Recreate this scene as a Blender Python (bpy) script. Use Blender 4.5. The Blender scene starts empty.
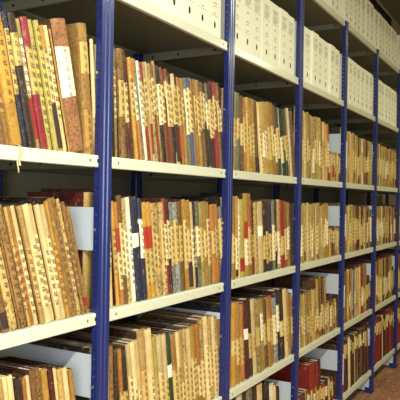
import bpy, math, random
from mathutils import Matrix, Vector

COL = bpy.context.scene.collection
PI = math.pi

# ------------------------------------------------------------------ camera (also used to turn measured pixels into places)
F, YAW, PITCH, ROLL = 621.03, 1.057, -0.00071, 0.015644
CAM = Vector((-0.83235, -1.41181, 1.75671))
_f = Vector((math.sin(YAW)*math.cos(PITCH), math.cos(YAW)*math.cos(PITCH), math.sin(PITCH)))
_r = Vector((math.cos(YAW), -math.sin(YAW), 0)); _u = _r.cross(_f)
_r, _u = math.cos(ROLL)*_r + math.sin(ROLL)*_u, -math.sin(ROLL)*_r + math.cos(ROLL)*_u
def W(x, y, Y=0.03):
    d = _f + (x-200)/F*_r - (y-200)/F*_u
    t = (Y-CAM.y)/d.y
    P = CAM + t*d
    return P.x, P.z
cd = bpy.data.cameras.new('camera'); cam = bpy.data.objects.new('camera', cd); COL.objects.link(cam)
m3 = Matrix((_r, _u, -_f)).transposed()
cam.matrix_world = Matrix.Translation(CAM) @ m3.to_4x4()
cd.sensor_width = 36; cd.lens = F/400*36; cd.clip_start = 0.02
bpy.context.scene.camera = cam

# ------------------------------------------------------------------ colours and materials
def lin(c):
    return tuple((v/12.92 if v <= .04045 else ((v+.055)/1.055)**2.4) for v in c)
def nodes(name):
    m = bpy.data.materials.new(name); m.use_nodes = True
    nt = m.node_tree; b = nt.nodes['Principled BSDF']
    return m, nt, b
def mth(nt, op, a, b=None, c=None, clamp=False):
    n = nt.nodes.new('ShaderNodeMath'); n.operation = op; n.use_clamp = clamp
    for k, v in enumerate((a, b, c)):
        if v is None: continue
        if isinstance(v, (int, float)): n.inputs[k].default_value = v
        else: nt.links.new(v, n.inputs[k])
    return n.outputs[0]
def mix(nt, fac, a, b, mode='MIX'):
    n = nt.nodes.new('ShaderNodeMix'); n.data_type = 'RGBA'; n.blend_type = mode
    for sock, v in ((n.inputs[0], fac), (n.inputs[6], a), (n.inputs[7], b)):
        if isinstance(v, (int, float)): sock.default_value = v
        elif isinstance(v, tuple): sock.default_value = (*v[:3], 1)
        else: nt.links.new(v, sock)
    return n.outputs[2]
def noise(nt, vec, scale, detail=4, rough=.6):
    n = nt.nodes.new('ShaderNodeTexNoise'); n.inputs['Scale'].default_value = scale
    n.inputs['Detail'].default_value = detail; n.inputs['Roughness'].default_value = rough
    if vec is not None: nt.links.new(vec, n.inputs['Vector'])
    return n.outputs['Fac']
def ramp(nt, v, a, b):
    n = nt.nodes.new('ShaderNodeMapRange'); n.inputs[1].default_value = a; n.inputs[2].default_value = b
    nt.links.new(v, n.inputs[0]); return n.outputs[0]
def bump(nt, b, h, strength, dist=.001):
    n = nt.nodes.new('ShaderNodeBump'); n.inputs['Strength'].default_value = strength
    n.inputs['Distance'].default_value = dist
    nt.links.new(h, n.inputs['Height']); nt.links.new(n.outputs[0], b.inputs['Normal'])
def seeded(nt):
    tc = nt.nodes.new('ShaderNodeTexCoord'); oi = nt.nodes.new('ShaderNodeObjectInfo')
    v = nt.nodes.new('ShaderNodeVectorMath'); v.operation = 'ADD'
    nt.links.new(tc.outputs['Object'], v.inputs[0])
    nt.links.new(mth(nt, 'MULTIPLY', oi.outputs['Random'], 50.0), v.inputs[1])
    return v.outputs[0]
def scaled(nt, vec, s):
    n = nt.nodes.new('ShaderNodeVectorMath'); n.operation = 'MULTIPLY'
    nt.links.new(vec, n.inputs[0]); n.inputs[1].default_value = s; return n.outputs[0]

def mat_cover():
    m, nt, b = nodes('worn_binding')
    at = nt.nodes.new('ShaderNodeAttribute'); at.attribute_name = 'tint'
    v = seeded(nt)
    n1 = noise(nt, scaled(nt, v, (1, 1, .7)), 135, 5, .7)
    n2 = noise(nt, v, 14, 3, .5)
    n3 = noise(nt, v, 230, 2, .6)
    n4 = noise(nt, scaled(nt, v, (1.3, 1, .55)), 40, 4, .7)
    # alpha of the tint says how strongly marbled the binding is
    blot = mth(nt, 'MULTIPLY', ramp(nt, n1, .47, .62), mth(nt, 'MULTIPLY_ADD', at.outputs['Alpha'], 1.5, .10, True))
    dark = mix(nt, 1.0, at.outputs['Color'], (.16, .12, .11), 'MULTIPLY')
    c = mix(nt, blot, at.outputs['Color'], dark)
    c = mix(nt, mth(nt, 'MULTIPLY', ramp(nt, n2, .35, .7), .5), c, mix(nt, 1.0, c, (.62, .47, .30), 'MULTIPLY'))
    c = mix(nt, mth(nt, 'MULTIPLY', ramp(nt, n4, .60, .70), .40), c, (.62, .47, .24))
    c = mix(nt, mth(nt, 'MULTIPLY', ramp(nt, n3, .60, .72), .35), c, (.75, .62, .40))
    nt.links.new(c, b.inputs['Base Color']); b.inputs['Roughness'].default_value = .5
    bump(nt, b, n1, .35, .0012)
    return m
def mat_label():
    m, nt, b = nodes('inked_paper')
    at = nt.nodes.new('ShaderNodeAttribute'); at.attribute_name = 'tint'
    uv = nt.nodes.new('ShaderNodeUVMap'); uv.uv_map = 'uv'
    v = seeded(nt)
    # uv: x across the spine (metres from its middle), y along it (metres); alpha: amount of ink
    sp = nt.nodes.new('ShaderNodeSeparateXYZ'); nt.links.new(uv.outputs[0], sp.inputs[0])
    wob = noise(nt, scaled(nt, uv.outputs[0], (30, 60, 1)), 1, 1)
    row = mth(nt, 'FRACT', mth(nt, 'ADD', mth(nt, 'MULTIPLY', sp.outputs[1], 34.0), mth(nt, 'MULTIPLY', sp.outputs[0], 14.0)))
    rowm = mth(nt, 'MULTIPLY', mth(nt, 'LESS_THAN', mth(nt, 'ABSOLUTE', mth(nt, 'SUBTRACT', row, .5)), .30),
               mth(nt, 'LESS_THAN', mth(nt, 'ABSOLUTE', sp.outputs[0]), .0068))
    strokes = noise(nt, scaled(nt, uv.outputs[0], (330, 210, 1)), 1, 2, .5)
    ink = mth(nt, 'MULTIPLY', mth(nt, 'MULTIPLY', ramp(nt, strokes, .43, .47), rowm), mth(nt, 'GREATER_THAN', wob, .36))
    ink = mth(nt, 'MULTIPLY', ink, at.outputs['Alpha'])
    n2 = noise(nt, v, 45, 4, .6)
    c = mix(nt, mth(nt, 'MULTIPLY', ramp(nt, n2, .42, .66), .5), at.outputs['Color'], mix(nt, 1.0, at.outputs['Color'], (.72, .52, .28), 'MULTIPLY'))
    c = mix(nt, mth(nt, 'MULTIPLY', ink, .88), c, (.035, .025, .03))
    nt.links.new(c, b.inputs['Base Color']); b.inputs['Roughness'].default_value = .7
    return m
def mat_pages():
    m, nt, b = nodes('page_edges')
    v = seeded(nt)
    n = noise(nt, scaled(nt, v, (900, 8, 8)), 1, 2)
    n2 = noise(nt, v, 25, 3)
    c = mix(nt, ramp(nt, n, .35, .65), (.38, .33, .24), (.74, .68, .54))
    c = mix(nt, mth(nt, 'MULTIPLY', ramp(nt, n2, .45, .7), .6), c, (.16, .12, .08))
    nt.links.new(c, b.inputs['Base Color']); b.inputs['Roughness'].default_value = .9
    return m
def mat_plain(name, c, rough=.5, var=.15, scale=12, metal=0, bumps=0, spec=.5, coat=0):
    m, nt, b = nodes(name)
    v = seeded(nt); n = noise(nt, v, scale, 4)
    l = lin(c)
    k = mix(nt, mth(nt, 'MULTIPLY', ramp(nt, n, .35, .7), var), l, tuple(x*.45 for x in l))
    nt.links.new(k, b.inputs['Base Color'])
    b.inputs['Roughness'].default_value = rough; b.inputs['Metallic'].default_value = metal
    b.inputs['Specular IOR Level'].default_value = spec
    b.inputs['Coat Weight'].default_value = coat; b.inputs['Coat Roughness'].default_value = .15
    if bumps: bump(nt, b, noise(nt, v, 150, 3), bumps)
    return m
COVER, LABEL, PAGES = mat_cover(), mat_label(), mat_pages()
BLUE = mat_plain('blue_enamel', (.125, .175, .43), .38, .15, 20, coat=.3)
LIP = mat_plain('cream_enamel', (.87, .88, .80), .36, .05, 8, coat=.25)
UNDER = mat_plain('shaded_enamel', (.50, .485, .40), .6, .15, 8)  # shelf enamel darkened to carry the shade of undersides, back and end lips
PLATE = mat_plain('pale_grey_enamel', (.80, .83, .86), .45, .06, 8)
DARK = mat_plain('dark_hole', (.05, .05, .05), .9, 0)
CARD = mat_plain('white_card', (.97, .965, .89), .7, .05, 9, bumps=.05)
PRINT = mat_plain('printing_ink', (.60, .59, .53), .8, 0)
HOLE = mat_plain('finger_hole_dark', (.10, .09, .08), .9, 0)
STICK = mat_plain('sticker_paper', (.86, .87, .84), .6, .05)
INK = mat_plain('marker_ink', (.12, .12, .2), .7, 0)
CLOTHTIE = mat_plain('linen_tape', (.78, .74, .58), .8, .2, 60)

# ------------------------------------------------------------------ mesh collecting
class MB:
    def __init__(s): s.v = []; s.f = []; s.c = []; s.uv = []; s.m = []
    def face(s, idx, col=(1, 1, 1, 0), uv=None, m=0):
        s.f.append(tuple(idx)); s.c.append(col); s.uv.append(uv or [(0, 0)]*len(idx)); s.m.append(m)
    def quad(s, pts, col=(1, 1, 1, 0), uv=None, m=0):
        n = len(s.v); s.v += [tuple(p) for p in pts]; s.face(range(n, n+len(pts)), col, uv, m)
    def box(s, x0, x1, y0, y1, z0, z1, col=(1, 1, 1, 0), m=0):
        n = len(s.v)
        s.v += [(x0, y0, z0), (x1, y0, z0), (x1, y1, z0), (x0, y1, z0), (x0, y0, z1), (x1, y0, z1), (x1, y1, z1), (x0, y1, z1)]
        for q in ((0, 3, 2, 1), (4, 5, 6, 7), (0, 1, 5, 4), (1, 2, 6, 5), (2, 3, 7, 6), (3, 0, 4, 7)):
            s.face([n+k for k in q], col, None, m)
    def prism(s, prof, z0, z1, col=(1, 1, 1, 0), m=0, caps=True):
        """closed outline of (x, y), counter-clockwise, extruded upward"""
        n = len(s.v); k = len(prof)
        s.v += [(x, y, z0) for x, y in prof] + [(x, y, z1) for x, y in prof]
        for i in range(k):
            j = (i+1) % k; s.face((n+i, n+j, n+k+j, n+k+i), col, None, m)
        if caps:
            s.face([n+k+i for i in range(k)], col, None, m); s.face([n+k-1-i for i in range(k)], col, None, m)
    def add(s, o, M, mo):
        n = len(s.v)
        s.v += [tuple(M @ Vector(p)) for p in o.v]
        s.f += [tuple(n+i for i in f) for f in o.f]; s.c += o.c; s.uv += o.uv; s.m += [mo]*len(o.f)
    def build(s, name, mats, parent=None, smooth=False, color=False, bevel=0):
        me = bpy.data.meshes.new(name); me.from_pydata(s.v, [], s.f)
        if not isinstance(mats, (list, tuple)): mats = [mats]
        for a in mats: me.materials.append(a)
        if any(s.m): me.polygons.foreach_set('material_index', s.m)
        if color:
            at = me.color_attributes.new('tint', 'FLOAT_COLOR', 'CORNER')
            at.data.foreach_set('color', [x for f, c in zip(s.f, s.c) for _ in f for x in c])
            ul = me.uv_layers.new(name='uv')
            ul.data.foreach_set('uv', [x for u in s.uv for p in u for x in p])
        if smooth: me.polygons.foreach_set('use_smooth', [True]*len(s.f))
        me.update()
        o = bpy.data.objects.new(name, me); COL.objects.link(o)
        if parent: o.parent = parent
        if bevel:
            b = o.modifiers.new('bevel', 'BEVEL'); b.width = bevel; b.segments = 3; b.limit_method = 'ANGLE'
        return o
def empty(name, loc):
    o = bpy.data.objects.new(name, None); COL.objects.link(o); o.location = loc; o.empty_display_size = .05; return o
def tag(o, label=None, cat=None, group=None, kind=None):
    for k, v in (('label', label), ('category', cat), ('group', group), ('kind', kind)):
        if v: o[k] = v
    return o

# ------------------------------------------------------------------ the room
RX0, RX1, RY0, RY1, CEIL = -2.6, 10.4, -3.4, 0.66, 4.50
def mat_floor():
    m, nt, b = nodes('terrazzo_tiles')
    tc = nt.nodes.new('ShaderNodeTexCoord')
    br = nt.nodes.new('ShaderNodeTexBrick'); nt.links.new(tc.outputs['Object'], br.inputs['Vector'])
    br.offset = 0; br.inputs['Scale'].default_value = 1; br.inputs['Mortar Size'].default_value = .003
    br.inputs['Brick Width'].default_value = .3; br.inputs['Row Height'].default_value = .3
    br.inputs['Color1'].default_value = (*lin((.66, .46, .33)), 1); br.inputs['Color2'].default_value = (*lin((.60, .41, .30)), 1)
    br.inputs['Mortar'].default_value = (*lin((.36, .26, .2)), 1)
    vo = nt.nodes.new('ShaderNodeTexVoronoi'); vo.inputs['Scale'].default_value = 38; nt.links.new(tc.outputs['Object'], vo.inputs['Vector'])
    sp = nt.nodes.new('ShaderNodeSeparateColor'); nt.links.new(vo.outputs['Color'], sp.inputs[0])
    c = mix(nt, mth(nt, 'MULTIPLY', ramp(nt, sp.outputs[0], .55, .9), .55), br.outputs['Color'], lin((.82, .66, .50)))
    c = mix(nt, mth(nt, 'MULTIPLY', ramp(nt, sp.outputs[1], .6, .95), .5), c, lin((.38, .22, .16)))
    nt.links.new(c, b.inputs['Base Color']); b.inputs['Roughness'].default_value = .45
    return m
def slab(name, x0, x1, y0, y1, z0, z1, m):
    b = MB(); b.box(x0, x1, y0, y1, z0, z1); o = b.build(name, m); o['kind'] = 'structure'; return o
WALL = mat_plain('wall_plaster', (.62, .60, .51), .9, .12, 3, bumps=.1)
slab('floor', RX0, RX1, RY0, RY1, -.1, 0, mat_floor())
slab('ceiling', RX0, RX1, RY0, RY1, CEIL, CEIL+.1, mat_plain('ceiling_paint', (.50, .46, .34), .9, .1, 2))
slab('wall_back', RX0-.1, RX1+.1, RY1, RY1+.1, -.1, CEIL+.1, WALL)
slab('wall_front', RX0-.1, RX1+.1, RY0-.1, RY0, -.1, CEIL+.1, WALL)
slab('wall_left', RX0-.1, RX0, RY0, RY1, -.1, CEIL+.1, WALL)
slab('wall_right', RX1, RX1+.1, RY0, RY1, -.1, CEIL+.1, WALL)
# high strip window on the back wall, dark frame
wn = empty('window_1', (5.4, RY1, 4.24)); wn['kind'] = 'structure'
b = MB(); wx1, wz1 = 2.95, .17
FRM = mat_plain('dark_window_frame', (.10, .085, .07), .5, .1)
b.box(0, wx1, -.035, -.001, 0, .022); b.box(0, wx1, -.035, -.001, wz1-.022, wz1)
for k in range(8):
    x = k*(wx1-.05)/7; b.box(x, x+.05, -.032, -.001, .022, wz1-.022)
b.build('window_frame', FRM, wn)
b = MB()
for k in range(7):
    x = k*(wx1-.05)/7+.05; b.box(x, x+(wx1-.05)/7-.05, -.012, -.002, .022, wz1-.022)
b.build('window_pane', mat_plain('warm_reflection_glass', (.24, .15, .09), .25, .4, 5), wn)  # brown pane colour stands for a warm reflection in the glass

# ------------------------------------------------------------------ the shelving
T = {0: 3.170, 1: 2.544, 2: 1.910, 3: 1.344, 4: .777, 5: .212}
PW, DEP, LH = .073, .58, .044
rack = empty('shelving_rack', (0, 0, 0))
tag(rack, 'long blue steel shelving rack with cream shelves lining the back wall', 'shelving')
def post_mesh(back=False):
    b = MB(); H = T[0] - .012; t = .0022
    s = -1 if back else 1
    y0 = DEP if back else -.006
    def Y(v): return y0 + s*v
    # ribbed face
    xs = [(-PW, 0), (-.056, 0), (-.053, -.004), (-.046, -.004), (-.043, 0), (-.033, 0), (-.030, -.004), (-.024, -.004), (-.021, 0), (-.005, 0)]
    for (xa, ya), (xb, yb) in zip(xs, xs[1:]):
        b.quad([(xa, Y(ya), 0), (xb, Y(yb), 0), (xb, Y(yb), H), (xa, Y(ya), H)])
        b.quad([(xa, Y(ya+t), H), (xb, Y(yb+t), H), (xb, Y(yb+t), 0), (xa, Y(ya+t), 0)])
    for xf in (-PW, -.005):
        ys = [0, .010, .0155, .026]; pitch = .0323; n = int(H/pitch)
        for k in range(n+1):
            z = k*pitch; z1 = min(z+pitch, H)
            a, c = z+.0125, z+.0190
            if c > H: a = c = z1
            b.quad([(xf, Y(ys[0]), z), (xf, Y(ys[1]), z), (xf, Y(ys[1]), z1), (xf, Y(ys[0]), z1)])
            b.quad([(xf, Y(ys[2]), z), (xf, Y(ys[3]), z), (xf, Y(ys[3]), z1), (xf, Y(ys[2]), z1)])
            b.quad([(xf, Y(ys[1]), z), (xf, Y(ys[2]), z), (xf, Y(ys[2]), a), (xf, Y(ys[1]), a)])
            if c < z1: b.quad([(xf, Y(ys[1]), c), (xf, Y(ys[2]), c), (xf, Y(ys[2]), z1), (xf, Y(ys[1]), z1)])
    return b
pm = post_mesh(); pb = post_mesh(True)
post0 = pm.build('post', BLUE, rack); back0 = pb.build('post', BLUE, rack)
cm = MB(); cm.box(-PW-.003, .003, -.012, .046, T[0]-.014, T[0]-.002); 
foot = MB(); foot.box(-PW-.004, .004, -.010, .06, 0, .006); foot.box(-PW-.004, -PW, -.010, .06, .006, .05)
cap0 = foot0 = None
def cp(o, parent, x=None):
    c = o.copy(); COL.objects.link(c); c.parent = parent
    if x is not None: c.location.x = x
    return c
bm_ = MB(); n8 = [(.0055*math.cos(PI*k/4), .0055*math.sin(PI*k/4)) for k in range(8)]
bm_.quad([(-PW-.003, .0128+a, c) for a, c in n8][::-1])
for k in range(8):
    (a, c), (a2, c2) = n8[k], n8[(k+1) % 8]
    bm_.quad([(-PW-.003, .0128+a, c), (-PW-.003, .0128+a2, c2), (-PW, .0128+a2, c2), (-PW, .0128+a, c)])
bolt0 = None
STEEL = mat_plain('zinc_bolt', (.80, .80, .78), .3, .05, metal=.8)
for i in range(0, 9):
    if i == 0:
        p = post0; q = back0
        cap0 = cm.build('post_cap', BLUE, p, bevel=.004); foot0 = foot.build('foot_plate', BLUE, p)
    else:
        p = cp(post0, rack, i); q = cp(back0, rack, i)
        cp(cap0, p); cp(foot0, p)
    for lev in range(2, 6):
        if bolt0 is None: bo = bolt0 = bm_.build('bolt', STEEL, p)
        else: bo = cp(bolt0, p)
        bo.location.z = T[lev]+.298
def shelf_mesh(lip_m, under_m):
    """one pressed-steel shelf, local x 0..1 from the centre of one post to the next"""
    b = MB(); w0, w1 = -.0355, .9625; l0, l1 = -.002, 1-PW-.003
    r = .004
    # top sheet (above: cream, below: darker, underside shade put into the colour)
    b.box(w0, w1, .047, DEP-.048, -.0016, 0, m=0)
    b.box(l0, l1, .006, .047, -.0016, 0, m=0)
    b.box(l0, l1, DEP-.048, DEP-.004, -.0016, 0, m=0)
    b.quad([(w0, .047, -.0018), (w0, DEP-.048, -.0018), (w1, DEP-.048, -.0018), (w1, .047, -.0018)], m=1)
    # front lip with rounded folds and an inward return
    prof = [(.030, -.0016)]
    prof = []
    for k in range(5): a = PI/2 + k*PI/8; prof.append((r + r*math.cos(a), -r + r*math.sin(a)))
    for k in range(5): a = PI + k*PI/8; prof.append((r + r*math.cos(a), -LH + r + r*math.sin(a)))
    prof.append((.018, -LH))
    for (ya, za), (yb, zb) in zip(prof, prof[1:]):
        b.quad([(l0, ya, za), (l0, yb, zb), (l1, yb, zb), (l1, ya, za)])
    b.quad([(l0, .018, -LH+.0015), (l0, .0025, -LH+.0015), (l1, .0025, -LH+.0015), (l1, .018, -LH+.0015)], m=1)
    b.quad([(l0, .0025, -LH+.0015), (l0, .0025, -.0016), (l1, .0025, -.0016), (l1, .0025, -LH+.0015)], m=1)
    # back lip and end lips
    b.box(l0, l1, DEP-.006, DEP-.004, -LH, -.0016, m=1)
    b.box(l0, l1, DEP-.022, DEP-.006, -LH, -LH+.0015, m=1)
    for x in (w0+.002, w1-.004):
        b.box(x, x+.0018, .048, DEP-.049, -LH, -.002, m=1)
    # slots: front lip and end lips
    for x in (l0+.045, l1-.045):
        b.box(x-.0028, x+.0028, -.0006, .001, -.026, -.016, m=2)
    b.box(l1-.006, l1+.0002, -.0006, .001, -.028, -.014, m=2)
    for y in (.09, .31, .47):
        for x in (w1-.0045, ):
            b.box(x-.0003, x, y-.007, y+.007, -.028, -.018, m=2)
    return b
sm = shelf_mesh(LIP, UNDER); shelf0 = None
for lev in range(6):
    for i in range(0, 8):
        if shelf0 is None: shelf0 = o = sm.build('shelf', [LIP, UNDER, DARK], rack)
        else: o = cp(shelf0, rack)
        o.location = (i, 0, T[lev])
# side panels: pale strips across the depth beside the posts
b = MB(); b.box(-.0010, .0010, .012, DEP-.05, 0, .157)
b.box(-.003, -.0010, .012, .030, .002, .155); panel0 = None
spots = [(1, 3), (1, 4), (2, 4), (3, 4), (3, 5), (4, 2), (4, 3), (4, 4), (4, 5), (5, 3), (5, 4), (5, 5), (6, 4), (6, 5), (2, 5), (1, 5), (7, 4), (5, 2)]
for i, lev in spots:
    z = T[lev] + (.222 if lev != 4 else .256)
    o = cp(panel0, rack) if panel0 else b.build('side_panel', PLATE, rack)
    panel0 = panel0 or o
    o.location = (i-.067, 0, z)
b = MB(); b.box(-.0010, .0010, .012, DEP-.05, 0, .11); base0 = None
for i in range(1, 8):
    o = cp(base0, rack) if base0 else b.build('base_brace', PLATE, rack)
    base0 = base0 or o; o.location = (i-.067, 0, .02)
# paper strips on the fourth full post and number stickers on the shelf ends beside it
for z0, z1 in ((2.02, 2.23), (1.49, 1.66), (.93, 1.10), (.32, .56)):
    b = MB(); b.box(-.032, -.005, -.0122, -.0105, z0, z1)
    for k in range(7):
        z = z0+.015+k*(z1-z0-.03)/7; b.box(-.024, -.016+.004*(k % 2), -.0126, -.0122, z, z+.004, m=1)
    o = b.build('paper_strip', [STICK, INK], rack); o.location.x = 4
for lev in (2, 3, 4):
    b = MB(); b.box(0, .20, -.0012, -.0002, .003, .042)
    for k in range(5):
        x = .03+k*.03; b.box(x, x+.012, -.0018, -.0012, .012, .014, m=1); b.box(x, x+.002, -.0018, -.0012, .012, .031, m=1)
    o = b.build('number_sticker', [STICK, INK], rack); o.location = (3.715, 0, T[lev]-LH)

# ------------------------------------------------------------------ archive boxes
BW, BH, BD = .1285, .372, .27
def box_body():
    b = MB(); w, h, d = BW-.002, BH, BD
    b.box(0, w, 0, d, 0, h)
    b.box(-.0012, w+.0012, .004, d+.001, h-.022, h+.0015)      # lid flap over the top
    b.box(.001, w-.001, -.0012, 0, .004, h-.03)                # front flap
    return b
def box_print():
    b = MB(); w = BW-.002; rnd = random.Random(4)
    def line(z, x0, x1, t=.0018): b.box(x0, x1, -.0019, -.0012, z, z+t)
    def words(z, x0, x1, t=.006):
        x = x0
        while x < x1:
            l = rnd.uniform(.006, .016); b.box(x, min(x+l, x1), -.0019, -.0012, z, z+t); x += l+.004
    words(.325, .028, .10); words(.312, .028, .095); line(.300, .022, .105)
    words(.286, .028, .098); words(.273, .028, .100); words(.260, .03, .08); line(.250, .022, .105)
    words(.213, .056, .072, .010);
    words(.166, .046, .082, .005); words(.151, .046, .078, .004)
    words(.117, .05, .074, .005); line(.106, .022, .105)
    return b
def box_hole():
    b = MB(); n = 14
    pts = [(.0635+.0085*math.cos(2*PI*k/n), .063+.017*math.sin(2*PI*k/n)) for k in range(n)]
    b.quad([(x, -.0016, z) for x, z in pts])
    k = len(b.v)
    for i in range(n):
        x, z = pts[i]; x2, z2 = pts[(i+1) % n]
        b.quad([(x, -.0016, z), (x2, -.0016, z2), (x2, -.0012, z2), (x, -.0012, z)])
    return b
ORD = 'zeroth first second third fourth fifth sixth seventh eighth ninth tenth eleventh twelfth thirteenth fourteenth fifteenth sixteenth seventeenth eighteenth nineteenth twentieth'.split()
def where(k, n):
    return f'{ORD[k+1]} from left' if k < n-k or n-k > 20 else f'{ORD[n-k]} from right'
BAY = ['first', 'second', 'third', 'fourth', 'fifth', 'sixth', 'seventh', 'eighth']
rb = random.Random(11); bx0 = None
def boxes(lev, bay, x0, x1):
    global bx0
    xs = []; x = x0
    while x + BW < x1: xs.append(x); x += BW + rb.uniform(.0006, .003)
    for k, x in enumerate(xs):
        if bx0 is None:
            bx0 = box_body().build('archive_box', CARD, bevel=.0012)
            bx0_p = box_print().build('printed_lettering', PRINT, bx0); bx0_h = box_hole().build('finger_hole', HOLE, bx0)
            o = bx0
        else:
            o = bx0.copy(); COL.objects.link(o)
            for ch in bx0.children: cp(ch, o)
        o.location = (x, .012+rb.uniform(0, .012), T[lev]+.0005)
        o.rotation_euler = (0, 0, rb.uniform(-.004, .004))
        s = 'top shelf' if lev == 0 else 'lower box shelf'
        tag(o, f'white printed archive box with finger hole, {where(k, len(xs))}, {s}, {BAY[bay]} bay', 'archive box',
            'white archive boxes on the two top shelves')
boxes(1, 1, 1.113, 1.925)
for i in range(2, 6): boxes(1, i, i-.005 if i == 2 else i-.045, i+.925)
boxes(1, 6, 5.955, 6.9)
boxes(0, 3, 3.33, 3.93)
for i in range(4, 8): boxes(0, i, i-.055, i+.925)

# ------------------------------------------------------------------ ledgers
PAL = {  # code: (word, sRGB, marbling)
 'P': ('cream parchment', (.91, .81, .58), .02), 'p': ('pale tan', (.80, .66, .38), .22), 'T': ('tan leather', (.70, .53, .27), .32),
 'O': ('ochre', (.78, .59, .24), .14), 'o': ('orange tan', (.75, .49, .22), .18), 'B': ('brown leather', (.52, .36, .20), .35),
 'D': ('dark brown', (.24, .16, .12), .35), 'K': ('black cloth', (.12, .11, .12), .15), 'N': ('navy blue', (.15, .17, .27), .2),
 'M': ('maroon', (.36, .13, .14), .3), 'C': ('crimson', (.62, .16, .22), .15), 'R': ('red cloth', (.60, .14, .10), .05),
 'V': ('olive green', (.58, .53, .28), .25), 'Y': ('yellowish green', (.74, .68, .36), .2), 'G': ('dark green', (.19, .32, .22), .1),
 'U': ('blue', (.30, .34, .55), .1), 'g': ('grey', (.50, .50, .42), .5), 'k': ('mottled tan', (.80, .68, .42), .8),
 'b': ('mottled brown', (.62, .46, .26), 1.0), 'n': ('blue marbled', (.66, .68, .66), 1.0), 'W': ('off white', (.93, .90, .80), .0),
 'r': ('reddish brown', (.52, .27, .17), .3), 'q': ('pinkish brown', (.66, .46, .31), .45),
}
LABC = [(.84, .73, .46), (.80, .69, .40), (.86, .77, .52), (.76, .66, .38), (.92, .87, .70)]
def c4(c, a): return (*lin(c), a)
def ledger_parts(t, h, d, spec, rnd):
    """the parts of one ledger standing with its spine towards -y: list of (name, MB, material index, label)"""
    code, labs, side = spec
    word, c, mot = PAL[code]
    j = rnd.uniform(.84, 1.04); cj = tuple(min(1, v*j) for v in c)
    col = c4(cj, mot)
    sc = c4(tuple(min(1, v*j) for v in side), .3)
    bu = min(.009, t*.30); r = min(.009, t*.36)
    cov = MB(); th = min(.0022, t*.16)
    n = 6
    arc = [(t*.5 + t*.5*math.cos(PI*k/n), r - (bu+r*.6)*math.sin(PI*k/n)**.8) for k in range(n+1)]   # right to left round the front
    outer = [(t, d)] + arc + [(0, d)]
    inner = [(th, d), (th, r+.002), (t-th, r+.002), (t-th, d)]
    zs = [0, h*.03, h*.3, h*.6, h*.97, h]
    jit = [[rnd.uniform(-.0004, .0004) for _ in outer] for _ in zs]
    base = len(cov.v)
    for zi, z in enumerate(zs):
        for k, (x, y) in enumerate(outer):
            pinch = .0012 if zi in (0, len(zs)-1) and 1 <= k <= n+1 else 0
            zz = z + (.0018*math.sin(PI*(k-1)/n) if zi == len(zs)-1 and 1 < k < n+1 else 0)
            yy = y + pinch + jit[zi][k]*1.5
            xx = min(max(x, .0003), t-.0003) if k in (0, n+2) else min(max(x+jit[zi][k], .0002), t-.0002)
            cov.v.append((xx, yy, zz))
    m = len(outer)
    for zi in range(len(zs)-1):
        for k in range(m-1):
            a = base+zi*m+k
            cov.face((a+1, a, a+m, a+m+1), col if 1 <= k <= n else sc)
    ib = len(cov.v)
    cov.v += [(x, y, 0) for x, y in inner] + [(x, y, h) for x, y in inner]
    for k in range(3): cov.face((ib+k+1, ib+k, ib+4+k, ib+5+k), sc)
    top = base+(len(zs)-1)*m
    tp = ib+4
    # rims: top and bottom edges of boards and spine
    def rim(o, i, up):
        f = [(o+0, i+3, i+2, o+1), (o+m-1, o+m-2, i+1, i+0), tuple([o+k for k in range(1, m-1)] + [i+1, i+2])]
        for q in f: cov.face(q if up else q[::-1], col if len(q) > 4 else sc)
    rim(top, tp, True); rim(base, ib, False)
    cov.quad([(t, d, 0), (t-th, d, 0), (t-th, d, h), (t, d, h)], sc); cov.quad([(th, d, 0), (0, d, 0), (0, d, h), (th, d, h)], sc)
    pg = MB(); g = .0003
    if t-2*th > .002: pg.box(th+g, t-th-g, r+.003, d-.004, .0035, h-.004-rnd.uniform(0, .003))
    out = [('cover', cov, 0, None), ('page_block', pg, 1, None)]
    for (z0, z1, lc, ink, nm) in labs:
        lb = MB(); off = .0009; vo = rnd.uniform(0, 9)
        pts = [(x + (off if x > t*.5 else -off)*0, y-off) for x, y in arc[1:-1]] if nm == 'spine_label' or t < .012 else [(x, y-off) for x, y in arc]
        pts = [(x, y-off) for x, y in arc]
        pts = [(min(max(x, .0006), t-.0006), y) for x, y in pts]
        ja, jb = rnd.uniform(-.004, .004), rnd.uniform(-.004, .004)
        nz = 3
        for a in range(nz):
            for (xa, ya), (xb, yb) in zip(pts, pts[1:]):
                za = [z0+(z1-z0)*a/nz, z0+(z1-z0)*(a+1)/nz]
                fa = lambda x, z, first: z + ((ja*(x/t)) if first else 0)
                q = []
                for (x, y, z, e) in ((xa, ya, za[0], a == 0), (xa, ya, za[1], a == nz-1), (xb, yb, za[1], a == nz-1), (xb, yb, za[0], a == 0)):
                    q.append((x, y, z + (ja if a == 0 and z == za[0] else jb if a == nz-1 and z == za[1] else 0)*(x/t if e else 0)))
                uv = [(x - t/2, z+vo) for x, y, z in q]
                lb.quad(q, c4(lc, ink), uv)
        out.append((nm, lb, 2, None))
    return out
CW = 'PpTOoBDbkVYr'
SIDES = [(.30, .16, .10), (.16, .11, .09), (.40, .26, .15), (.12, .11, .12), (.48, .34, .2), (.34, .10, .10)]
allb = []   # every ledger: dict(x, lev, t, h, d, y, lean, spec, bay, seq index)
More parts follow.
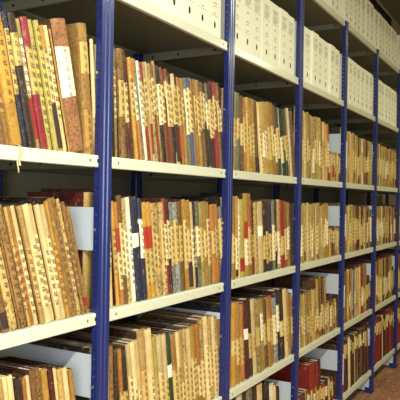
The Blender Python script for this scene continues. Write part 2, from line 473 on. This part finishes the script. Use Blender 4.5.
def add_row(bay, lev, items, leans, band, seed, ystart=.016, ink=1.0, wallx=None, slide=False, xmax=None):
    """items: (x_left, x_right, height, code, extra); leans: (left, right) degrees"""
    rnd = random.Random(seed); row = []
    nn = len(items); edge = None; pa = 0; ph = 0
    for k, (xa, xb, h, code, ex) in enumerate(items):
        u = k/max(1, nn-1); a = math.radians(leans[0]+(leans[1]-leans[0])*u)
        if wallx is not None: a *= min(1, k/6)
        if edge is not None:                         # rest each ledger against the one before it
            need = edge + max(0, min(h, ph)*(math.tan(a)-math.tan(pa))) + .0004
            if slide: sh = max(0, need-xa); xa += sh; xb += sh
            else: xa = max(xa, need)
        if wallx is not None and xa-h*math.sin(a) < wallx: xa = wallx+h*math.sin(a); xb = max(xb, xa+.008)
        if xb-xa < .0075 or (xmax and xb > xmax): continue
        t = (xb-xa)*math.cos(a)-.0006
        edge = xa+(t+.0004)/math.cos(a); pa = a; ph = h
        labs = []
        lc = rnd.choice(LABC)
        b0, b1 = band
        b0 += rnd.uniform(-.035, .03)*(0 if ex.isdigit() else 1); b1 += rnd.uniform(-.03, .035)
        if rnd.random() < .3: q = rnd.uniform(-.05, .04); b0 = max(.02, b0+q); b1 += q
        b1 = min(b1, h-.02)
        lit = [c for c in ex]
        if 'm' in lit: labs.append((b0, b1, lc, ink, 'spine_label'))
        if 'h' in lit: labs.append((b0-.03, b1+.03, tuple(min(1, v*1.02) for v in PAL[code][1]), ink, 'handwriting'))
        if 'w' in lit: labs.append((h*.52, h*.66, (.97, .96, .90), .0, 'spine_label'))
        if 'W' in lit: labs.append((h*.42, h*.80, (.97, .94, .84), .8, 'spine_label'))
        if 'u' in lit: labs.append((h*.62, h*.86, lc, .8, 'title_label'))
        if 'l' in lit: labs.append((.02, b0-.01, PAL['r'][1], 0, 'leather_patch'))
        if 'x' in lit: labs[:] = [(.06, .205, lc, ink, 'spine_label')]; labs.append((.21, .30, (.66, .19, .12), 0, 'red_patch'))
        if 'X' in lit: labs.append((.03, b0-.008, (.60, .14, .12), 0, 'red_patch'))
        if 'd' in lit: labs.append((.01, b0-.006, (.22, .17, .16), 0, 'dark_patch'))
        side = rnd.choice(SIDES) if 's' not in lit and code not in 'RM' else PAL[code][1]
        if 'J' in lit: side = (.38, .09, .10)
        row.append(dict(x=xa, lev=lev, t=t, h=h, d=rnd.uniform(.27, .33) if 'D' not in lit else .42, y=ystart+rnd.uniform(0, .012)+(.05 if 'J' in lit else 0), a=a, spec=(code, labs, side), bay=bay, ex=ex, seed=rnd.random()))
    for k, r_ in enumerate(row): r_['k'] = k; r_['n'] = nn
    allb.extend(row)
def px_row(bay, lev, start, toks, ybot, leans, band, seed, x0=None, **kw):
    """toks: 'right-edge-px top-y-px code extra' measured at the shelf line"""
    items = []; xl, _ = W(start, ybot(start))
    if x0: xl = x0
    for tk in toks.strip().split('|'):
        a = tk.split(); xr_px, ty, code = float(a[0]), float(a[1]), a[2]; ex = a[3] if len(a) > 3 else ''
        xr, _ = W(xr_px, ybot(xr_px))
        u = len(items)/max(1, toks.count('|')); lean = math.radians(leans[0]+(leans[1]-leans[0])*u)
        # height along the tilted spine
        zt = ty; mid = (xl+xr)/2
        h = None
        lo, hi = .1, .6
        for _ in range(25):
            hm = (lo+hi)/2
            P = Vector((mid-hm*math.sin(lean), .03, T[lev]+hm*math.cos(lean))) - CAM
            yy = 200 - F*P.dot(_u)/P.dot(_f)
            if yy > ty: lo = hm
            else: hi = hm
        items.append((xl, xr, min(lo, .52), code, ex)); xl = xr
    add_row(bay, lev, items, leans, band, seed, wallx=x0, **kw)
def lin2(x0, y0, x1, y1): return lambda x: y0+(y1-y0)*(x-x0)/(x1-x0)

# first bay (cut by the left edge of the picture)
yb = lin2(0, 142, 93, 154)
px_row(0, 2, -9, '-2 20 O h|4 16 B m|10 14 T h|22 13 O hs|27 13 N m|35 15 D u|39 20 V mX|47 19 C m|52 21 Y h|57 22 Y h|62 27 O md|67 27 P h|69 30 O', yb, (13.5, 15), (.15, .33), 1)
px_row(0, 2, 69.5, '83 22 q W', yb, (14, 14), (.12, .27), 2)
px_row(0, 2, 84.5, '93.5 25 T ush|96.5 40 P m', yb, (7, 5), (.05, .15), 3)
yb = lin2(0, 334, 93, 314)
px_row(0, 3, -18, '-12 205 k m|-6 205 P h|1 206 b h|8 204 b d|17 207 k h|19 207 T|26 207 b h|29 208 p h|34 208 o h|38.5 207 P h|43 207 p h|49.5 206 P h|55 206 P h|60 206 P h|65 206 P h|68.5 202 O h|73 200 T|77 199 b h|80.5 200 k h|84 203 b h|88 208 T X', yb, (16, 17), (.10, .25), 4, ink=.95)
yb = lin2(0, 420, 93, 398)
px_row(0, 4, 2, '11 383 N|16 381 p m|22 378 P s|28 377 P h|34 378 D m|38 378 o m|43 377 P h|48 370 B d|53 369 b|59 370 O h|64 370 M w|69 370 P h|74 370 p h|79 369 P h|83 370 T h', yb, (9, 10), (.05, .2), 5)

# second bay, measured
yb = lin2(112, 157.5, 223, 170)
px_row(1, 2, 98, '107 44 P m|112 44 V m|116.5 46 V m|125 49 b mM|131.5 50 M m|136.5 58 O m|141 59 o m|143 60 g|146.5 62 W h|149.5 63 C m|152 63 p m|154.5 63 P X|157 64 k m|159.5 65 r m|162 62 T m|166 67 K m|169 68 r m|172.5 70 r m|175 74 K m|178.5 75 P md|181.5 76 K mX|184.5 78 o m|187 79 T m|190 79 g m|193.5 79 U m|196 79 O m|198.5 80 T m|201 81 p m|203.5 81 B m|206 83 b m|208.5 84 D m|211 84 g md|213.5 84 D m|216 82 M m|218.5 83 C m|221 84 B m|223.5 87 D m', yb, (12, 9), (.17, .32), 6, x0=.937)
yb = lin2(112, 310, 223, 283)
px_row(1, 3, 93.2, '101 194 p J|105 190 P h|108 190 T|112.5 198 P m|115 199 W m|118.5 202 O m|124 203 o mx|128 196 B m|132 199 k m|135.5 198 W h|142 198 N w|146 199 N W|150 203 O mx|154.5 203 O mx|158 204 k m|162 204 k h|166 203 k h|169 199 C m|172 200 D m|176.5 203 n m|181 203 n m|184.5 202 B m|187.5 200 O m|192 201 T md|195.5 203 P m|197 203 K m|200.5 202 g m|204.5 203 Y m|208 202 T m|211.5 203 V m|215.5 205 o m|219.5 205 o m|222.5 207 g m', yb, (9, 7), (.12, .29), 7, x0=.937)
yb = lin2(112, 440, 223, 396)
px_row(1, 4, 95, '103 352 T|108 350 p|114 350 b h|119 352 D m|124 351 o m|131 351 D m|136 345 P h|141 343 P h|145 341 P h|151 331 p h|156.5 330 P h|160 337 Y m|165 336 P m|169 335 P mX|174 335 G w|179 335 T m|182.5 333 P mX|186 331 p m|189 330 k m|192 329 P m|195.5 327 O m|199 326 O m|202.5 325 o m|206 320 k m|209.5 317 P h|213 317 k m|216.5 317 P m|220 318 k h|223 320 T m', yb, (9, 8), (.04, .22), 8, x0=.937)

# third bay
yb = lin2(234, 170.5, 294, 175)
px_row(2, 2, 222, '227 88 T|231 90 T|236 92 V m|239.5 93 g m|242.5 96 B m|246 98 T m|249 98 O m|252 99 T m|255 100 O m|257.5 101 B d', yb, (6, 7), (.12, .27), 9, x0=1.937)
px_row(2, 2, 260.5, '263 103 P h|266 103 p m|269 103 k m|272 103 O m|275 104 T m|277.5 106 B m|280.5 108 G m|282 109 W|285 110 D m|287 110 G m|289.5 110 T m|291.5 109 W|294.5 112 B', yb, (13, 13), (.1, .26), 10)
yb = lin2(233, 281.5, 293, 265)
px_row(2, 3, 220, '225 198 p m|229 197 T|233.5 197 T m|237 197 O md|239.5 199 P W|243.5 200 Y X|247 194 O x|250.5 194 T m|252.5 200 C|254.5 202 D m|258 203 k m|262 202 P w|265 203 D m|268 202 D m|271 202 N m|274 201 g m|277.5 200 K m|280 200 k m|283.5 201 R mX|287 202 b m|289.5 203 T m|292 204 D', yb, (6, 6), (.08, .24), 11, x0=1.937)
yb = lin2(231, 392, 293, 354)
px_row(2, 4, 219, '225 306 T|230 303 T h|235 305 O m|239.5 304 T m|244 306 o m|248 303 M w|252.5 300 D m|256 300 P m|260 300 k m|263.5 299 Y W|267 299 B m|270 298 T m|273.5 297 o m|277 299 n m|280 291 N W|283.5 290 D m|287 290 P m|290 291 k m|292 294 T m', yb, (8, 9), (.14, .27), 12, ystart=.012, x0=1.937)
yb = lin2(231, 460, 293, 412)
px_row(2, 5, 228, '235 388 K|241 388 W|246 387 D|252 386 g|258 385 D|263 385 P|267 384 K|271 384 D|275 385 W|278 387 P|281 388 D', yb, (6, 8), (.05, .2), 13, x0=1.937)

# farther bays, sequences read off the photograph less closely
def far_row(bay, lev, x0, x1, codes, hfun, leans, band, seed, tw=(.024, .036), exs='m'):
    rnd = random.Random(seed); items = []; x = x0; k = 0
    while True:
        w = rnd.uniform(*tw)
        if x+w > x1: break
        u = (x-x0)/(x1-x0); h = hfun(u)+rnd.uniform(-.012, .012)
        items.append((x, x+w, h, codes[k % len(codes)], exs if rnd.random() < .85 else rnd.choice(['', 'h', 'mX', 'md']))); x += w; k += 1
    add_row(bay, lev, items, leans, band, seed+50, wallx=x0, slide=True, xmax=x1+.02)
tallshort = lambda a, b, cut, s: (lambda u: a+(b-a)*u if u < cut else s)
far_row(3, 2, 2.937, 3.93, 'kTYkpPYVTPpkTYYkTPpORMTYpkVTYTD', tallshort(.45, .40, .64, .215), (4, 3), (.10, .25), 20)
far_row(3, 3, 2.937, 3.92, 'TTPpkYYkPTYkpTPYkTYYOVTTOpBTDTk', tallshort(.39, .39, .66, .21), (5, 4), (.08, .26), 21)
far_row(3, 4, 2.937, 3.90, 'TPkWTYPkTOTPYYkODTKBTYkpBTDTpT', (lambda u: .36 if u < .5 else .43 if u < .66 else .225), (5, 8), (.07, .2), 22)
far_row(3, 5, 2.937, 3.86, 'RDKPMRGPRMRRMRMMR', (lambda u: .24 if u < .4 else .40 if u < .62 else .21), (4, 6), (.10, .2), 23, (.03, .05), 'm')
far_row(4, 2, 3.937, 4.93, 'YTkYPYTPYkTOTYkYDYTPYkVYTMTYkY', tallshort(.42, .38, .9, .36), (4, 3), (.10, .25), 24)
far_row(4, 3, 3.937, 4.93, 'VGTYkBTYPYTYVYRYDTYYMBTYkTDBTY', tallshort(.39, .36, .9, .34), (4, 3), (.08, .25), 25)
far_row(4, 4, 3.937, 4.90, 'TTDMrBTkPrTYPUkPYPOPkDRkTD', tallshort(.41, .42, .85, .30), (4, 5), (.10, .22), 26)
far_row(4, 5, 3.937, 4.90, 'DoDMRMKUPDDMPDPDMDBD', tallshort(.41, .42, .85, .40), (4, 8), (.29, .385), 27, (.03, .045))
for bay in (5, 6):
    far_row(bay, 2, bay-.063, bay+.93, 'TYkDYTPYVYTkYDTYkTYYBTYkT', tallshort(.40, .38, .9, .36), (4, 2), (.10, .25), 28+bay, (.026, .04))
    far_row(bay, 3, bay-.063, bay+.93, 'TRYkMTYTrYkPYTMBYTYkTYDTY', tallshort(.38, .36, .9, .34), (4, 2), (.08, .25), 38+bay, (.026, .04))
    far_row(bay, 4, bay-.063, bay+.90, 'DTYBkTDMTYTkYMRYTBDT', tallshort(.42, .42, .9, .30), (4, 3), (.08, .25), 48+bay, (.026, .04))
    far_row(bay, 5, bay-.063, bay+.90, 'DMDRMRRDRMDRPDMD', tallshort(.42, .42, .9, .40), (4, 4), (.29, .385), 58+bay, (.03, .045))

# size each ledger has from the camera: the 300 largest become things of their own, the rest one heap
def shown(r):
    P = Vector((r['x'], .03, T[r['lev']]+r['h']*.6))-CAM; z = P.dot(_f); x = 200+F*P.dot(_r)/z; y = 200-F*P.dot(_u)/z
    if x < -6 or x > 406 or 200-F*(T[r['lev']]+r['h']-CAM.z)/z > 404: return 0
    return r['t']*r['h']/z**2*(CAM.y*-1/z)
allb.sort(key=shown, reverse=True)
near, rest = allb[:300], allb[300:]
near.sort(key=lambda r: (r['bay'], r['lev'], r['x']))
# places along each shelf for the labels (rows may come in several runs)
place = {}
for r in allb: place.setdefault((r['bay'], r['lev']), []).append(r)
for v in place.values():
    v.sort(key=lambda r: r['x'])
    for k, r in enumerate([q for q in v if q['x'] > .44]): r['pk'] = k; r['pn'] = len([q for q in v if q['x'] > .44])
SHELF = {2: 'top ledger shelf', 3: 'second ledger shelf', 4: 'third ledger shelf', 5: 'lowest shelf'}
MATS = [COVER, PAGES, LABEL]
def mtx(r): return Matrix.Translation((r['x'], r['y'], T[r['lev']]+.0006)) @ Matrix.Rotation(-r['a'], 4, 'Y')
def ordn(r):
    k, n = r['pk'], r['pn']
    if k+1 <= n-k: return ORD[k+1]+' from left'
    return ORD[n-k]+' from right'
for r in near:
    if 'pk' not in r: continue
    M = mtx(r)
    e = empty('ledger', M.translation); e.rotation_euler = M.to_euler()
    code, labs, _ = r['spec']
    feats = [l[4] for l in labs]
    if 'red_patch' in feats: ft = 'red patch'
    elif 'dark_patch' in feats: ft = 'dark foot'
    elif any(l[4] == 'spine_label' and l[2][2] > .86 for l in labs): ft = 'white label'
    elif 'spine_label' in feats: ft = 'paper label'
    elif 'handwriting' in feats: ft = 'inked spine'
    else: ft = 'plain spine'
    tag(e, f'{PAL[code][0]} ledger with {ft}, {ordn(r)}, {SHELF[r["lev"]]}, {BAY[r["bay"]]} bay', 'book', f'old ledgers on the {SHELF[r["lev"]]} of the {BAY[r["bay"]]} bay')
    for nm, mb, mi, lab in ledger_parts(r['t'], r['h'], r['d'], r['spec'], random.Random(r['seed'])):
        if not mb.f: continue
        o = mb.build(nm, MATS[mi], e, color=True)
        if nm == 'red_patch': o['label'] = 'red cloth patch on the spine'
        if nm == 'dark_patch': o['label'] = 'dark worn foot of the spine'
big = MB()
for r in rest:
    M = mtx(r)
    for nm, mb, mi, lab in ledger_parts(r['t'], r['h'], r['d'], r['spec'], random.Random(r['seed'])): big.add(mb, M, mi)
o = big.build('distant_ledgers', MATS, color=True)
tag(o, 'small distant rows of tan, brown and red ledgers on the farthest shelves', 'books', kind='stuff')

# linen tape hanging from a ledger in the first bay over the shelf edge
tx = W(20.5, 150, -.012)[0]
host = max([x for x in bpy.data.objects if x.name.startswith('ledger') and 'top ledger' in x['label'] and 'first bay' in x['label'] and x.location.x < tx-.01], key=lambda x: x.location.x)
tx -= host.location.x
b = MB(); pts = []
for k in range(9):
    z = .004-k*.0105; pts.append((tx+.004*math.sin(k*.9), -.028+.0015*math.sin(k*1.7), z))
for k, ((xa, ya, za), (xb, yb_, zb)) in enumerate(zip(pts, pts[1:])):
    w = .006 if k < 6 else .004
    b.quad([(xa, ya, za), (xa+w, ya-.001, za), (xb+w, yb_-.001, zb), (xb, yb_, zb)])
    b.quad([(xa+.006, ya-.003, za), (xa+.006+w*(.5+.1*k), ya-.004, za), (xb+.006+w*(.6+.1*k), yb_-.004, zb), (xb+.006, yb_-.003, zb)]) if k < 6 else None
b.quad([(tx, -.028, .004), (tx+.006, -.029, .004), (tx+.006, -.006, .010), (tx, -.006, .010)])
tp = b.build('linen_tape', CLOTHTIE, host); tp.rotation_euler = (0, -host.rotation_euler.y, 0)

# ------------------------------------------------------------------ lamps of the room
def lamp(x, y, power, up=.22, size=1.2, col=(.97, 1, .84), z=CEIL-.9):
    e = empty('ceiling_light', (x, y, z)); tag(e, None, 'ceiling light')
    b = MB(); b.box(-size/2, size/2, -.09, .09, .03, .09); b.build('housing', PLATE, e)
    b = MB(); 
    b.box(-.01, .01, -.01, .01, .09, CEIL-z); b.build('suspension_rod', PLATE, e)
    d = bpy.data.lights.new('tube_light', 'AREA'); d.shape = 'RECTANGLE'; d.size = size; d.size_y = .16; d.energy = power; d.color = col
    o = bpy.data.objects.new('tube_light', d); COL.objects.link(o); o.parent = e; o.location = (0, 0, .02)
    d = d.copy(); d.energy = power*up  # upward copy, added to brighten the upper wall and ceiling
    o = bpy.data.objects.new('tube_light', d); COL.objects.link(o); o.parent = e; o.location = (0, 0, .10); o.rotation_euler = (PI, 0, 0)
    return e
LW = [('pale hanging ceiling light nearest the camera above the aisle', -.4, 130), ('pale hanging ceiling light in the middle of the aisle', 3.2, 22), ('pale hanging ceiling light at the far end of the aisle', 6.4, 24)]
for lab, x, p in LW:
    e = lamp(x, -2.0, p) if p > 50 else lamp(x, -2.0, p, 1.0, col=(1, .97, .64)); e['label'] = lab
# daylight from a window on the left wall, behind the camera
wn = empty('window_2', (RX0, -2.1, 1.3)); wn['kind'] = 'structure'
b = MB()
for y in (-.62, -.02, .58): b.box(0, .05, y, y+.05, 0, 1.6)
b.box(0, .05, -.57, .58, 0, .05); b.box(0, .05, -.57, .58, 1.55, 1.6); b.build('window_frame', PLATE, wn)
d = bpy.data.lights.new('daylight', 'AREA'); d.shape = 'RECTANGLE'; d.size = 1.5; d.size_y = 1.2; d.energy = 60; d.color = (.80, .88, 1)
o = bpy.data.objects.new('daylight', d); COL.objects.link(o); o.location = (RX0+.08, -2.1, 2.1); o.rotation_euler = (0, -PI/2, 0)

w = bpy.data.worlds.new('world'); bpy.context.scene.world = w; w.use_nodes = True
w.node_tree.nodes['Background'].inputs[0].default_value = (.6, .7, .8, 1); w.node_tree.nodes['Background'].inputs[1].default_value = .3
sc = bpy.context.scene
sc.view_settings.view_transform = 'Standard'; sc.view_settings.look = 'None'; sc.view_settings.exposure = 0.72; sc.view_settings.gamma = 1
